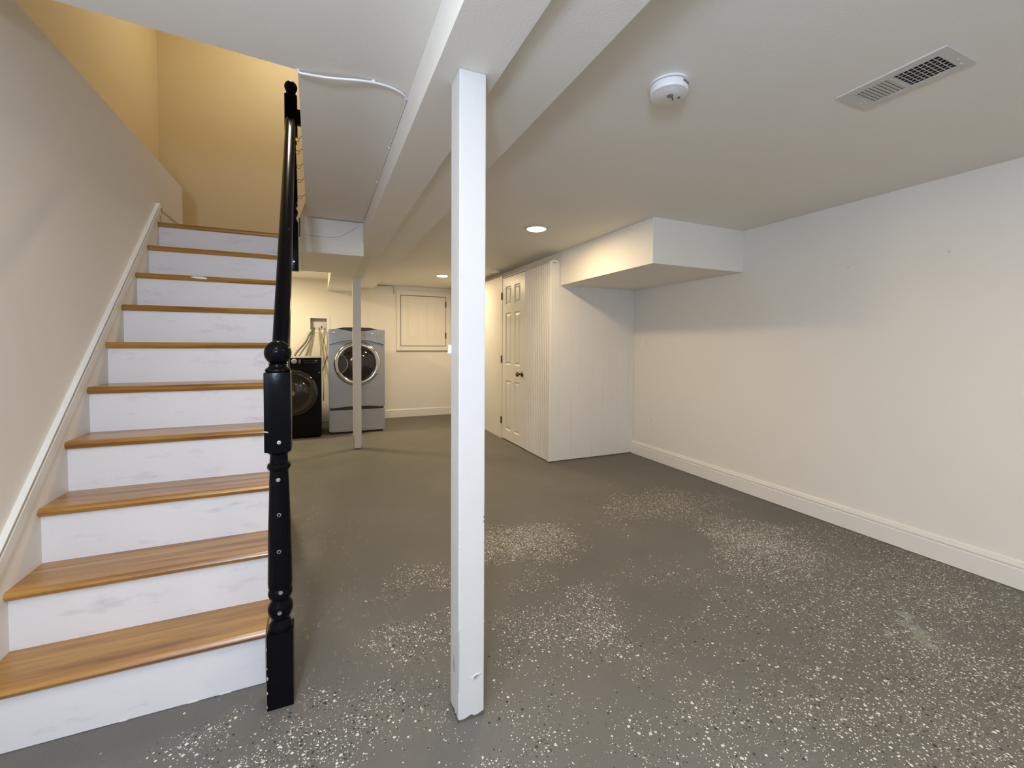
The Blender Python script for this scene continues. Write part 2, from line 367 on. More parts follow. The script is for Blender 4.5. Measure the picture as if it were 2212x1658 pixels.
# closet door
def raised_panel(mb, x, ya, yb, za, zb, d=.012):
    """moulded panel on the -x side: sunk groove ring modelled as a bevelled tray and field"""
    def ring(o, xx): return [(xx, ya+o, za+o), (xx, yb-o, za+o), (xx, yb-o, zb-o), (xx, ya+o, zb-o)]
    rs = [ring(0, x), ring(.014, x+d), ring(.022, x+d), ring(.045, x+.001)]
    V = [[mb.bm.verts.new(q) for q in r] for r in rs]
    for a, b in zip(V, V[1:]):
        for k in range(4): mb.bm.faces.new((a[k], a[(k+1) % 4], b[(k+1) % 4], b[k]))
    mb.bm.faces.new(V[-1])
DY0, DY1, DX = 4.502, 5.172, 2.147
door = structure('door_1', MB().box((DX+.013, DY0, .012), (DX+.035, DY1, 2.056)), M['white'], 'narrow white six-panel closet door with dark round knob', 'door')
cols = [(4.635, 4.805), (4.905, 5.075)]; rows = [(.135, .765), (.960, 1.615), (1.715, 1.945)]
ysp = [DY0, 4.635, 4.805, 4.905, 5.075, DY1]; zsp = [.012, .135, .765, .960, 1.615, 1.715, 1.945, 2.056]
mb = MB()
for i in range(5):
    for j in range(7):
        if i in (1, 3) and j in (1, 3, 5): raised_panel(mb, DX, ysp[i], ysp[i+1], zsp[j], zsp[j+1])
        else:
            q = [mb.bm.verts.new(t) for t in ((DX, ysp[i], zsp[j]), (DX, ysp[i+1], zsp[j]), (DX, ysp[i+1], zsp[j+1]), (DX, ysp[i], zsp[j+1]))]; mb.bm.faces.new(q)
mb.box((DX+.001, DY0, .012), (DX+.014, DY0+.002, 2.056)).box((DX+.001, DY1-.002, .012), (DX+.014, DY1, 2.056)).box((DX+.001, DY0, 2.054), (DX+.014, DY1, 2.056))
mb.build('door_face', M['white'], door)
for z in (.237, 1.027, 1.838):
    MB().box((DX-.010, DY1+.006, z-.045), (DX+.01, DY1+.040, z+.045), .002).tube([(DX-.009, DY1+.006, z-.047), (DX-.009, DY1+.006, z+.047)], .006).build('hinge', M['hinge'], door)
MB().lathe([(.0, 0), (.034, 0), (.034, .004), (.026, .009), (.012, .014), (.011, .034), (.017, .040), (.027, .050), (.029, .060), (.027, .070), (.018, .075), (0, .076)], (DX, 4.575, .871), 'x', 24).build('door_knob', M['bronze'], door, True)
MB().box((DX+.02, DY0, .0005), (DX+.045, DY1, .011)).build('door_gap', M['void'], door)
MB().box((DX+.022, DY0-.004, .0), (DX+.04, DY0, 2.062)).box((DX+.022, DY1, .0), (DX+.04, DY1+.004, 2.062)).box((DX+.022, DY0-.004, 2.056), (DX+.04, DY1+.004, 2.062)).build('door_reveal', M['groove'], door)

# access door on the back wall
d2 = structure('door_2', MB().box((1.212, YB-.022, 1.187), (1.962, YB-.004, 2.012), .002), M['wall'], 'small painted access door set high in the far wall', 'door')
for a, b in ((1.325, 1.49), (1.645, 1.81)):
    m2 = MB()
    def ring(o, yy): return [(a+o, yy, 1.30+o), (b-o, yy, 1.30+o), (b-o, yy, 1.905-o), (a+o, yy, 1.905-o)]
    rs = [ring(-.004, YB-.0222), ring(.0, YB-.028), ring(.012, YB-.0235), ring(.02, YB-.0235), ring(.045, YB-.0275)]
    V = [[m2.bm.verts.new(q) for q in r] for r in rs]
    for p_, q_ in zip(V, V[1:]):
        for k in range(4): m2.bm.faces.new((p_[k], p_[(k+1) % 4], q_[(k+1) % 4], q_[k]))
    m2.bm.faces.new(V[-1]); m2.build('door_panel', M['wall'], d2)
mb = MB()
for q in (((1.14, 1.105), (1.203, 2.10)), ((1.971, 1.105), (2.045, 2.10)), ((1.203, 1.105), (1.971, 1.176)), ((1.203, 2.023), (1.971, 2.10))):
    mb.box((q[0][0], YB-.024, q[0][1]), (q[1][0], YB, q[1][1]), .002)
mb.build('door_casing', M['wall'], d2)
MB().box((1.14, YB-.012, 2.102), (2.13, YB, 2.168), .002).build('casing_header', M['wall'], d2)
MB().box((1.203, YB-.004, 1.176), (1.971, YB-.001, 2.023)).build('door_reveal', M['groove'], d2)
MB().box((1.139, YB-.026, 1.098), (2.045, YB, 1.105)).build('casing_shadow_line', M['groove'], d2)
for z in (1.36, 1.89): MB().box((1.955, YB-.028, z-.05), (1.978, YB-.02, z+.05), .002).tube([(1.966, YB-.03, z-.045), (1.966, YB-.03, z+.045)], .006).build('hinge', M['hinge'], d2)

# baseboards
def bb_profile(h, t):
    return [(0, 0), (-t, 0), (-t, h*.69), (-t*.72, h*.72), (-t*.72, h*.75), (-t*.98, h*.79), (-t*.92, h*.86), (-t*.6, h*.90), (-t*.62, h*.93), (-t*.40, h*.97), (-t*.25, h), (0, h)]
structure('baseboard_right', MB().prism([(XR+x, z+.004) for x, z in bb_profile(.142, .022)], 'y', YF, YC), M['white'], 'white moulded baseboard running along the right wall', 'baseboard', True)
bbr = bpy.data.objects['baseboard_right']
MB().box((XR-.021, YF, 0), (XR, YC, .005)).build('floor_gap', M['caulk'], bbr)
structure('baseboard_back', MB().prism([(YB+x, z) for x, z in bb_profile(.134, .018)], 'x', .2, XC), M['white'], 'cream baseboard along the far wall right of the dryer', 'baseboard', True)
# landing baseboard + stair skirt trim on the left wall
wl2 = wl
ty0, tz0, ty1 = .30, -1.008, 3.458
def tz(y): return .591+(y-1.92)*.986
pr_ = [(0, 0), (.014, 0), (.014, .018), (.008, .024), (.016, .036), (.016, .05), (.010, .056), (.010, .066), (0, .066)]
sk = structure('trim_1', MB().hull8([(XL, 1.55, tz(1.55)-.067*1.4), (XL+.015, 1.55, tz(1.55)-.067*1.4), (XL+.015, 3.49, tz(3.46)-.067*1.4+.03), (XL, 3.49, tz(3.46)-.067*1.4+.03), (XL, 1.55, tz(1.55)-.032), (XL+.018, 1.55, tz(1.55)-.032), (XL+.018, 3.475, tz(3.475)-.032), (XL, 3.475, tz(3.475)-.032)])
     .hull8([(XL, 1.55, tz(1.55)-.028), (XL+.012, 1.55, tz(1.55)-.028), (XL+.012, 3.463, tz(3.463)-.028), (XL, 3.463, tz(3.463)-.028), (XL, 1.55, tz(1.55)), (XL+.020, 1.55, tz(1.55)), (XL+.020, 3.455, tz(3.455)), (XL, 3.455, tz(3.455))]),
     M['white'], 'white sloping moulding on the left wall above the stair skirt board', 'trim')
MB().prism([(1.55, 0), (1.55, tz(1.55)-.085), (3.49, tz(3.49)-.06), (3.49, 1.96), (3.44, 1.70), (1.745, 0)], 'x', XL, XL+.008).build('skirt_board', M['wall'], sk)
structure('trim_2', MB().box((XL, 3.52, 2.0), (XL+.008, 4.03, 2.088)).box((XL, 3.52, 2.076), (XL+.012, 4.03, 2.088)), M['wall'], 'short low baseboard strip at the stair landing', 'trim')

# ------------------------------------------------------------------ staircase
st = thing('staircase', (-.57, 2.6, 0), 'straight basement stairs with varnished pine treads and scuffed white risers', 'stairs')
zs = [.203, .407, .613, .818, 1.020, 1.220, 1.415, 1.608, 1.799, 1.985]
NOSE = .024
def nose_y(k): return 1.720+.1915*k
for k in range(10):
    y = nose_y(k); zt_ = zs[k]; zb = zs[k-1] if k else 0.002
    xr_ = -.186-.042*k/9
    th = .029
    if k < 9:
        # tread with a rounded nose
        prof = [(y+th*.30, zt_-th), (y+.004, zt_-th+.005), (y, zt_-th*.5), (y+.004, zt_-.005), (y+th*.34, zt_), (nose_y(k+1)+NOSE+.004, zt_), (nose_y(k+1)+NOSE+.004, zt_-th)]
        o = MB().prism(prof, 'x', XL+.008, xr_).build('tread', M['wood'], st, True)
    o = MB().box((XL+.008, y+NOSE, zb), (xr_-.004, y+NOSE+.016, zt_-th)).build('riser', M['riser'], st)
# side panel closing the space under the flight, cut to the steps
pts = [(nose_y(0)+NOSE+.01, 0)]
for k in range(9): pts += [(nose_y(k)+NOSE+.01, zs[k]-.03), (nose_y(k+1)+NOSE+.01, zs[k]-.03)]
pts += [(3.60, zs[8]-.03), (3.60, 0)]
mb = MB().prism(pts, 'x', -.016, 0)
for v in mb.bm.verts: v.co.x += -.194-.042*(v.co.y-1.74)/1.72
mb.build('side_panel', M['white'], st)
MB().box((XL+.01, 3.585, 0), (-.26, 3.60, 1.95)).build('rear_panel', M['white'], st)
fl_parts = MB().box((XS+.01, 3.50, 1.948), (-.235, 3.868, 1.9555)).box((XS+.01, 3.868, 1.948), (-.151, 4.90, 1.9555))
# landing
prof = [(nose_y(9)+.009, 1.956), (nose_y(9)+.003, 1.961), (nose_y(9), 1.971), (nose_y(9)+.003, 1.981), (nose_y(9)+.010, 1.985), (4.84, 1.985), (4.84, 1.956)]
fl_ = structure('floor_landing', MB().prism(prof, 'x', XL+.008, -.228).box((XS+.005, 4.04, 1.956), (XL+.01, 4.84, 1.985)), M['wood'], 'varnished wooden landing at the head of the stairs', 'floor')
fl_parts.build('landing_underside', M['ceil'], fl_)
MB().prism([(-.675, 1.604), (-.69, 1.598), (-.66, 1.592), (-.615, 1.590), (-.605, 1.597), (-.63, 1.603)], 'y', nose_y(7)-.0006, nose_y(7)+.004).build('worn_nosing_patch', M['plastic'], st)
# small chips along the bottom riser
for x, w_ in ((-.42, .03), (-.60, .02), (-.33, .035)):
    MB().box((x, nose_y(0)+NOSE-.0015, .001), (x+w_, nose_y(0)+NOSE, .006)).build('paint_chip', M['white'], st)

# ------------------------------------------------------------------ stair railing
rl = thing('stair_railing', (-.132, 1.64, 0), 'glossy black stair railing with turned ball-topped posts at foot and head of the stairs', 'railing')
def newel(x, y, z0, low, screws, name='newel_post'):
    """low: length of the square foot"""
    s = low; h = .0395
    mb = MB().box((x-h, y-h, z0), (x+h, y+h, z0+s-.006), .002)
    b = z0+s
    T = [(.0, -.012), (.034, -.008), (.036, .0), (.034, .012), (.029, .022), (.0265, .030), (.031, .038), (.0375, .055), (.0385, .070), (.035, .083), (.027, .095), (.0265, .099),
         (.034, .106), (.0375, .117), (.036, .130), (.031, .138), (.0365, .142), (.0375, .160), (.0365, .22), (.034, .35), (.0305, .48), (.0285, .53),
         (.028, .537), (.034, .542), (.036, .550), (.034, .558), (.028, .562), (.0265, .585), (.028, .592), (.033, .596), (.0375, .600), (.0375, .606), (.0, .606)]
    mb.lathe([(r, b+z) for r, z in T], (x, y, 0), 'z', 32)
    z1 = b+.604
    mb.box((x-h, y-h, z1), (x+h, y+h, z1+.262), .004)
    o = mb.build(name, M['black'], rl, True)
    f = [(.0, .0), (.034, .0), (.0395, .006), (.038, .012), (.031, .017), (.027, .022), (.027, .028), (.031, .031)]
    zc = z1+.262-.002; rb = .0415; cz = .066
    for i in range(13):
        a = -1.0+i*(math.pi/2+1.0)/12
        f.append((max(0, rb*math.cos(a)), cz+rb*math.sin(a)))
    MB().lathe([(r, zc+z) for r, z in f], (x, y, 0), 'z', 32).build('ball_finial', M['black'], o, True)
    for z, dx, hh in screws:
        MB().lathe([(0, 0), (.0068, 0), (.0062, .0012), (.0040, .0015), (.0036, .0002), (0, .0002)], (x+dx, y-hh, z), 'y', 12).build('screw', M['steel'], o)
    return o
lo_ = newel(-.132, 1.640, .0, .257, [(.893, .004, .0395), (.768, .0, .0345), (.65, .001, .032), (.528, .0, .035), (.39, .004, .0375), (.322, .0, .038)])
hi_ = newel(-.180, 3.445, 1.728, .345, [(1.79, .012, .0395)])
MB().box((-.142, 3.43, 2.755), (-.118, 3.47, 2.855), .002).build('side_bracket', M['black'], hi_)
# paint chips on the lower post
for x, z, w_, h_ in ((-.1717, .105, .006, .016), (-.1717, .142, .0035, .008), (-.1717, .058, .0045, .012), (-.1717, .012, .003, .01), (-.1717, .205, .002, .014)):
    MB().prism([(x, z), (x+w_*.7, z+h_*.15), (x+w_, z+h_*.5), (x+w_*.4, z+h_*.8), (x, z+h_)], 'y', 1.5996, 1.6004).build('paint_chip', M['screwwhite'], lo_)
MB().prism([(-.1717, .930), (-.158, .927), (-.160, .931), (-.1717, .934)], 'y', 1.5996, 1.6004).build('paint_chip', M['screwwhite'], lo_)
# handrail
A_ = Vector((-.134, 1.665, .992)); B_ = Vector((-.182, 3.42, 2.772))
d = (B_-A_); t = d.normalized(); s_ = t.cross(Vector((0, 0, 1))).normalized(); u_ = s_.cross(t)
mb = MB(); rings = []
for q in (A_, A_+d*.5, B_):
    ring = []
    for i in range(20):
        a = 2*math.pi*i/20; cx_, cz_ = math.cos(a), math.sin(a)
        ring.append(mb.bm.verts.new(q+s_*(.031*math.copysign(abs(cx_)**.8, cx_))+u_*(.031*math.copysign(abs(cz_)**.85, cz_))))
    rings.append(ring)
for a, b in zip(rings, rings[1:]):
    for i in range(20): mb.bm.faces.new((a[i], a[(i+1) % 20], b[(i+1) % 20], b[i]))
mb.bm.faces.new(rings[0]); mb.bm.faces.new(rings[-1][::-1])
mb.build('handrail', M['black'], rl, True)

# ------------------------------------------------------------------ support posts
def post(x0, x1, y0, y1, z1, label, jag=0):
    t = thing('support_post', ((x0+x1)/2, (y0+y1)/2, 0), label, 'post')
    mb = MB().box((x0, y0, 0), (x1, y1, z1), .004, 2)
    mb.build('post_shaft', M['post'], t)
    # uneven dirty joint at the foot
    k = 9; pts = []
    for i in range(k): pts.append((x0-.001+(x1-x0+.002)*i/(k-1), .006+.010*random.random()))
    MB().prism([(x0-.001, 0)]+pts+[(x1+.001, 0)], 'y', y0-.0012, y0).build('dirty_joint', M['caulk'], t)
    pts = [(y0-.001+(y1-y0+.002)*i/(k-1), .004+.012*random.random()) for i in range(k)]
    MB().prism([(y0-.001, 0)]+pts+[(y1+.001, 0)], 'x', x0-.0012, x0).build('dirty_joint', M['caulk'], t)
    return t
p1 = post(.396, .484, 1.310, 1.402, 2.070, 'white painted square wooden post nearest the viewer, knot near its foot')
p2 = post(.336, .424, 5.262, 5.350, 1.967, 'slim white square post standing before the silver dryer')
# knot, split and gouges on the near post
for j_, (dx_, dz_, rr_, hh_) in enumerate(((0, 0, .016, .0012), (.004, .003, .011, .0020), (-.006, -.005, .009, .0014), (.012, .006, .007, .0016))):
    kb = MB().lathe([(0, 0), (rr_, 0), (rr_*.75, hh_*.8), (rr_*.35, hh_), (0, hh_*.9)], (0, 0, 0), 'y', 14)
    for v in kb.bm.verts:
        a_ = math.atan2(v.co.z, v.co.x); f_ = 1+.22*math.sin(3*a_+j_)+.12*math.sin(7*a_)
        v.co = Vector((.455+dx_+v.co.x*f_*1.35, 1.310+v.co.y, .136+dz_+v.co.z*f_*.55+v.co.x*.25))
    kb.build('knot', M['post'], p1, True)
MB().prism([(.447, .133), (.453, .131), (.458, .136), (.464, .140), (.458, .141), (.451, .137)], 'y', 1.3073, 1.310).build('knot_hole', M['labelgrey'], p1)
MB().prism([(1.352, .14), (1.356, .165), (1.360, .195), (1.364, .165), (1.360, .135)], 'x', .3955, .396).build('split', M['labelgrey'], p1)
for z, a in ((.62, 0), (.565, .01), (1.43, .004), (.30, -.002)):
    MB().hull8([(.399, 1.3085, z), (.405, 1.3085, z+.008), (.405, 1.3085, z+.010), (.397, 1.3085, z+.003), (.399, 1.310, z), (.405, 1.310, z+.008), (.405, 1.310, z+.010), (.397, 1.310, z+.003)]).build('paint_drip', M['post'], p1)
MB().prism([(.473, .43), (.480, .438), (.483, .441), (.482, .436), (.477, .430)], 'y', 1.3083, 1.310).build('paint_drip', M['post'], p1)
for z in (.655, .640): MB().box((.4802, 1.3093, z), (.4825, 1.310, z+.007)).build('dark_nick', M['caulk'], p1)
MB().tube([(.3965, 1.3092, .10), (.3975, 1.3092, .25), (.3965, 1.3092, .30)], .0005, 5).build('corner_crack', M['greyring'], p1)
MB().box((.3352, 5.2605, .02), (.343, 5.262, .16)).build('bare_wood_chip', M['edgewood'], p2)
MB().box((.419, 5.2605, .01), (.4245, 5.262, .035)).build('bare_wood_chip', M['edgewood'], p2)
MB().prism([(.386, 1.188), (.398, 1.190), (.398, 1.215), (.388, 1.218)], 'y', 1.402, 1.408).build('wall_plate', M['plastic'], p1)

# ------------------------------------------------------------------ recessed lights
def can(x, y, lab):
    t = thing('recessed_light', (x, y, 2.17), lab, 'light')
    MB().lathe([(.070, -.0005), (.072, .001), (.096, .003), (.100, .008), (.098, .0105), (.0, .0105)][::-1] if False else [(.0, -.0001), (.100, -.0001), (.100, -.004), (.094, -.009), (.080, -.010), (.076, -.006), (.0, -.006)], (x, y, 2.17), 'z', 36).build('trim_ring', M['greyring'] if False else M['vent'], t, True)
    MB().lathe([(.0, -.0065), (.074, -.0065), (.070, -.014), (.045, -.019), (.0, -.0195)], (x, y, 2.17), 'z', 32).build('lens', M['lens'], t, True)
can(1.62, 3.19, 'lit recessed ceiling light just left of the corner soffit')
can(1.55, 5.93, 'lit recessed ceiling light farther back by the access door')

# ------------------------------------------------------------------ smoke detectors
sx, sy = 1.168, 1.243
t = thing('smoke_detector', (sx, sy, 2.17), 'round white smoke detector on the ceiling between beam and vent', 'detector')
MB().lathe([(0, 0), (.068, 0), (.070, -.004), (.070, -.007), (.066, -.008), (0, -.008)], (sx, sy, 2.17), 'z', 40).build('mounting_plate', M['plastic'], t, True)
MB().lathe([(0, -.008), (.061, -.008), (.061, -.011), (0, -.011)], (sx, sy, 2.17), 'z', 40).build('air_gap', M['labelgrey'], t, True)
MB().lathe([(0, -.010), (.066, -.0105), (.067, -.013), (.0665, -.034), (.065, -.037), (.061, -.0385), (.040, -.039), (.038, -.040), (0, -.041)], (sx, sy, 2.17), 'z', 40).build('detector_body', M['plastic'], t, True)
MB().lathe([(.0, -.0405), (.012, -.041), (.012, -.0425), (.010, -.043), (0, -.043)], (sx+.004, sy-.002, 2.17), 'z', 20).build('test_button', M['greyring'], t, True)
MB().tube([(sx+.016, sy+.0, 2.128), (sx+.034, sy+.016, 2.129)], .0015, 6).build('slot', M['ink'], t)
for i in range(3): MB().box((sx+.030+i*.007, sy-.012+i*.002, 2.1300), (sx+.0335+i*.007, sy-.002+i*.002, 2.1316)).build('vent_slot', M['ink'], t)
# two printed lines facing the room on the rim
def rim_text(z, a0, a1, nchar):
    m_ = MB()
    for i in range(nchar):
        if random.random() < .15: continue
        a = a0+(a1-a0)*i/nchar; r = .0668
        p = Vector((sx+r*math.cos(a), sy+r*math.sin(a), z)); q = Vector((sx+r*math.cos(a+(a1-a0)/nchar*.6), sy+r*math.sin(a+(a1-a0)/nchar*.6), z))
        n_ = Vector((math.cos(a), math.sin(a), 0))*.0009; u = Vector((0, 0, .0026))
        m_.hull8([p, q, q+n_, p+n_, p+u, q+u, q+n_+u, p+n_+u])
    return m_
rim_text(2.152, R(-88), R(-50), 12).build('printed_line', M['ink'], t)
rim_text(2.1475, R(-88), R(-56), 10).build('printed_line', M['ink'], t)
rim_text(2.150, R(-46), R(-22), 8).build('printed_line', M['labelgrey'], t)
t = thing('smoke_detector', (2.06, 5.21, 2.17), 'small white disc detector on the ceiling above the closet door', 'detector')
MB().lathe([(0, 0), (.065, 0), (.066, -.012), (.060, -.026), (.045, -.032), (0, -.033)], (2.06, 5.21, 2.17), 'z', 32).build('detector_body', M['plastic'], t, True)

# ------------------------------------------------------------------ ceiling vent
t = thing('ceiling_vent', (1.90, .88, 2.17), 'rectangular cream ceiling register, half open grid and half slats', 'vent')
vx0, vx1, vy0, vy1, vz = 1.808, 2.000, .722, 1.043, 2.17
ix0, ix1, iy0, iy1 = vx0+.036, vx1-.030, vy0+.036, vy1-.038
ym = (iy0+iy1)/2+.006
mb = MB()
for a, b in (((vx0, vy0), (vx1, iy0)), ((vx0, iy1), (vx1, vy1)), ((vx0, iy0), (ix0, iy1)), ((ix1, iy0), (vx1, iy1)), ((ix0, ym-.006), (ix1, ym+.006))):
    mb.box((a[0], a[1], vz-.006), (b[0], b[1], vz-.0002))
mb.build('frame', M['vent'], t)
MB().box((ix0, iy0, vz-.0006), (ix1, iy1, vz-.0001)).build('duct_dark_sheet', M['void'], t)  # flat black sheet standing for the dark inside of the duct
ns = 9
for i in range(ns):
    y = ym+.006+(iy1-ym-.006)*(i+.5)/ns; hw = (iy1-ym-.006)/ns*.455
    MB().hull8([(ix0, y-hw, vz-.0055), (ix1, y-hw, vz-.0055), (ix1, y+hw, vz-.0035), (ix0, y+hw, vz-.0035), (ix0, y-hw, vz-.0045), (ix1, y-hw, vz-.0045), (ix1, y+hw, vz-.0025), (ix0, y+hw, vz-.0025)]).build('slat', M['vent'], t)
for i in range(1, 9):
    y = iy0+(ym-.006-iy0)*i/9
    MB().box((ix0, y-.0009, vz-.0058), (ix1, y+.0009, vz-.0046)).build('slat', M['vent'], t)
for i in range(1, 6):
    x = ix0+(ix1-ix0)*i/6
    MB().box((x-.0009, iy0, vz-.0046), (x+.0009, ym-.006, vz-.0036)).build('cross_bar', M['vent'], t)
for x, y in ((1.925, vy0+.018), (1.93, vy1-.018)):
    MB().lathe([(0, 0), (.004, 0), (.0035, -.0012), (0, -.0018)], (x, y, vz-.006), 'z', 10).build('screw', M['vent'], t)
MB().box((1.955, vy0+.020, vz-.010), (1.968, vy0+.024, vz-.006)).build('damper_lever', M['vent'], t)

# ------------------------------------------------------------------ cable along the ceiling
t = thing('cable', (.1, 1.76, 2.22), 'white cable arcing over the ceiling from stairwell edge to beam', 'cable')
zc = 2.2145
pts = [(-.071, 1.797, 2.225), (-.066, 1.796, zc-.004), (-.037, 1.793, zc-.006), (.018, 1.775, zc-.012), (.065, 1.764, zc-.012), (.129, 1.752, zc-.008), (.189, 1.750, zc-.003), (.248, 1.757, zc-.001), (.290, 1.776, zc), (.320, 1.805, zc), (.3255, 1.86, zc), (.3255, 2.3, zc), (.324, 2.55, zc), (.3255, 2.81, zc), (.322, 3.2, zc-.002), (.318, 3.45, zc), (.3255, 3.79, zc)]
MB().tube(spline(pts[:11], 5), .0042, 8).build('cable_sheath', M['cable'], t, True)
MB().tube(spline([(.3255, 1.86, zc), (.3262, 2.3, 2.2162), (.3262, 2.81, 2.2162), (.3245, 3.3, 2.216), (.320, 3.5, 2.215), (.3262, 3.79, 2.2162)], 5), .003, 8).build('painted_cable', M['ceil'], t, True)
for x, y in ((.189, 1.750), (.322, 1.815), (.3235, 2.30), (.3235, 2.81), (.3235, 3.75)):
    MB().box((x-(.0065 if y < 1.9 else .004), y-.004, 2.210), (x+.0065, y+.005, 2.2205), .002).build('cable_clip', M['plastic'], t)

# eye hooks along the stairwell edge
for i, (x, y, lab) in enumerate(((-.080, 2.374, 'nearest and uppermost of the five small wire eye hooks on the stairwell edge'), (-.085, 2.531, 'second wire eye hook from the top on the stairwell edge'), (-.087, 2.733, 'middle one of the five wire eye hooks on the stairwell edge'),
                      (-.086, 2.969, 'fourth wire eye hook from the top on the stairwell edge'), (-.094, 3.291, 'lowest wire eye hook in the picture, beside the upper newel'))):
    t = thing('eye_hook', (x, y, 2.225), lab, 'hook', 'eye hooks along the stairwell opening')
    rr = .0095; c = Vector((x-(.020 if i < 3 else .028), y, 2.206))
    ring = [c+Vector((rr*math.cos(a), 0, rr*math.sin(a))) for a in [R(25)+R(335)*k/18 for k in range(19)]]
    MB().tube([Vector((x+.004, y, 2.228)), Vector((x-.004, y, 2.222)), c+Vector((rr*1.1, 0, .004))]+ring[1:], .0014, 6).build('bent_wire', M['wire'], t, True)

# thin wire at the far wall ceiling joint
t = thing('thin_cable', (1.0, YB, 2.15), 'thin painted cable under the ceiling left of the access door', 'cable')
MB().tube(spline([(.80, YB-.006, 2.163), (1.0, YB-.006, 2.160), (1.075, YB-.006, 2.158), (1.098, YB-.006, 2.135), (1.10, YB-.006, 2.04)], 4), .004, 6).build('cable_run', M['greyring'], t)
# wall switch on the right wall
t = thing('light_switch', (XR, 3.75, 1.24), 'white switch plate on the right wall beside the closet corner', 'switch')
MB().box((XR-.006, 3.712, 1.185), (XR, 3.788, 1.295), .002).build('plate', M['white'], t)
MB().box((XR-.012, 3.744, 1.228), (XR-.006, 3.756, 1.252), .001).build('toggle', M['plastic'], t)

# ------------------------------------------------------------------ laundry box, hoses
t = thing('laundry_outlet_box', (-.03, YB, 1.51), 'recessed white plumbing box in the far wall above the washer', 'outlet box')
mb = MB()
for a, b in (((-.185, 1.38), (bx0, 1.64)), ((bx1, 1.38), (.130, 1.64)), ((bx0, 1.38), (bx1, bz0)), ((bx0, bz1), (bx1, 1.64))): mb.box((a[0], YB-.008, a[1]), (b[0], YB+.002, b[1]))
mb.build('face_frame', M['white'], t)
MB().box((bx0, YB+.085, bz0), (bx1, YB+.09, bz1)).box((bx0-.002, YB, bz0), (bx0, YB+.09, bz1)).box((bx1, YB, bz0), (bx1+.002, YB+.09, bz1)).box((bx0, YB, bz1), (bx1, YB+.09, bz1+.002)).box((bx0, YB, bz0-.002), (bx1, YB+.09, bz0)).build('recess', M['white'], t)
for x in (-.02, .055):
    MB().tube([(x, YB+.06, 1.44), (x, YB-.01, 1.44), (x, YB-.02, 1.425)], .010, 8).box((x-.013, YB-.012, 1.452), (x+.013, YB-.004, 1.460)).build('valve', M['brass'], t)
MB().tube([(.012, YB+.05, 1.44), (.012, YB-.004, 1.44)], .008, 8).box((.004, YB-.006, 1.45), (.020, YB+.002, 1.485)).build('valve_lever', M['hinge'], t)
t = thing('drain_hose', (-.2, 7.1, 1.05), 'grey drain hose bending from the plumbing box down to the washer', 'hose')
MB().tube(spline([(-.095, YB+.03, 1.445), (-.10, YB-.015, 1.44), (-.15, YB-.05, 1.36), (-.22, YB-.10, 1.22), (-.33, YB-.18, 1.08), (-.36, YB-.22, 1.0)], 6), .014, 10).build('hose', M['hose'], t, True)
MB().tube(spline([(-.10, YB-.02, 1.435), (-.13, YB-.05, 1.33), (-.19, YB-.10, 1.20), (-.28, YB-.18, 1.06), (-.30, YB-.22, .98)], 6), .010, 10).build('hose', M['hose'], t, True)
MB().lathe([(0, 0), (.017, 0), (.017, .02), (0, .02)], (-.155, YB-.05, 1.335), 'z', 12).build('clamp', M['hinge'], t)
t = thing('supply_hoses', (.0, 7.2, 1.2), 'tangle of thin beige supply hoses hanging between washer and dryer', 'hose')
for pts in ([(-.02, YB-.02, 1.425), (-.022, YB-.03, 1.30), (.0, YB-.05, 1.1), (.01, YB-.10, .95), (.03, YB-.16, .6), (.03, YB-.2, .35)],
            [(.055, YB-.02, 1.425), (.03, YB-.03, 1.34), (.0, YB-.04, 1.22), (-.01, YB-.07, 1.05), (-.02, YB-.1, .95)],
            [(.055, YB-.02, 1.425), (.085, YB-.04, 1.36), (.09, YB-.05, 1.2), (.07, YB-.08, 1.0), (.05, YB-.12, .8)],
            [(-.02, YB-.03, 1.40), (.02, YB-.05, 1.25), (.04, YB-.08, 1.05), (.06, YB-.1, .9), (.05, YB-.14, .7)]):
    MB().tube(spline(pts, 6), .007, 8).build('hose', M['hose2'], t, True)
MB().tube(spline([(.09, YB-.2, 1.02), (.05, YB-.25, .92), (.02, YB-.3, .8)], 5), .006, 6).build('power_cord', M['ink'], t, True)

# ------------------------------------------------------------------ washer (black)
WX0, WX1, WY0, WY1, WH = -.680, .004, 6.115, 6.84, 1.030
t = thing('washing_machine', ((WX0+WX1)/2, 6.45, 0), 'glossy black front-loading washing machine partly hidden behind the newel post', 'washer')
MB().box((WX0, WY0+.02, .03), (WX1, WY1, WH-.01), .008).build('cabinet', M['blackapp'], t)
MB().box((WX0+.002, WY0+.005, .02), (WX1-.002, WY0+.03, .86), .008).build('front_panel', M['blackapp'], t)
MB().prism([(WY0-.002, .865), (WY0+.028, WH-.004), (WY0+.05, WH), (WY0+.05, .865)], 'x', WX0, WX1, .003).build('control_panel', M['blackapp'], t)
MB().box((WX0+.004, WY0+.04, WH-.012), (WX1-.004, WY1, WH+.004), .004).build('top', M['greyring'], t)
wc_ = (-.335, WY0+.004, .585)
def ringY(c, R0, r, n=48):
    return [(c[0]+R0*math.cos(2*math.pi*i/n), c[1], c[2]+R0*math.sin(2*math.pi*i/n)) for i in range(n)]
MB().lathe([(0, 0), (.300, 0), (.300, .012), (.285, .030), (.245, .040), (.215, .034), (.195, .018), (0, .018)], wc_, 'y', 56).build('door', M['darkglass'], t, True)
MB().lathe([(0, .016), (.192, .018), (.186, .022), (.12, .036), (.05, .042), (0, .042)], wc_, 'y', 48).build('door_glass', M['brownglass'], t, True)
MB().tube(ringY((wc_[0], wc_[1]-.020, wc_[2]), .193, 0), .004, 8, True).build('glass_rim', M['hinge'], t, True)
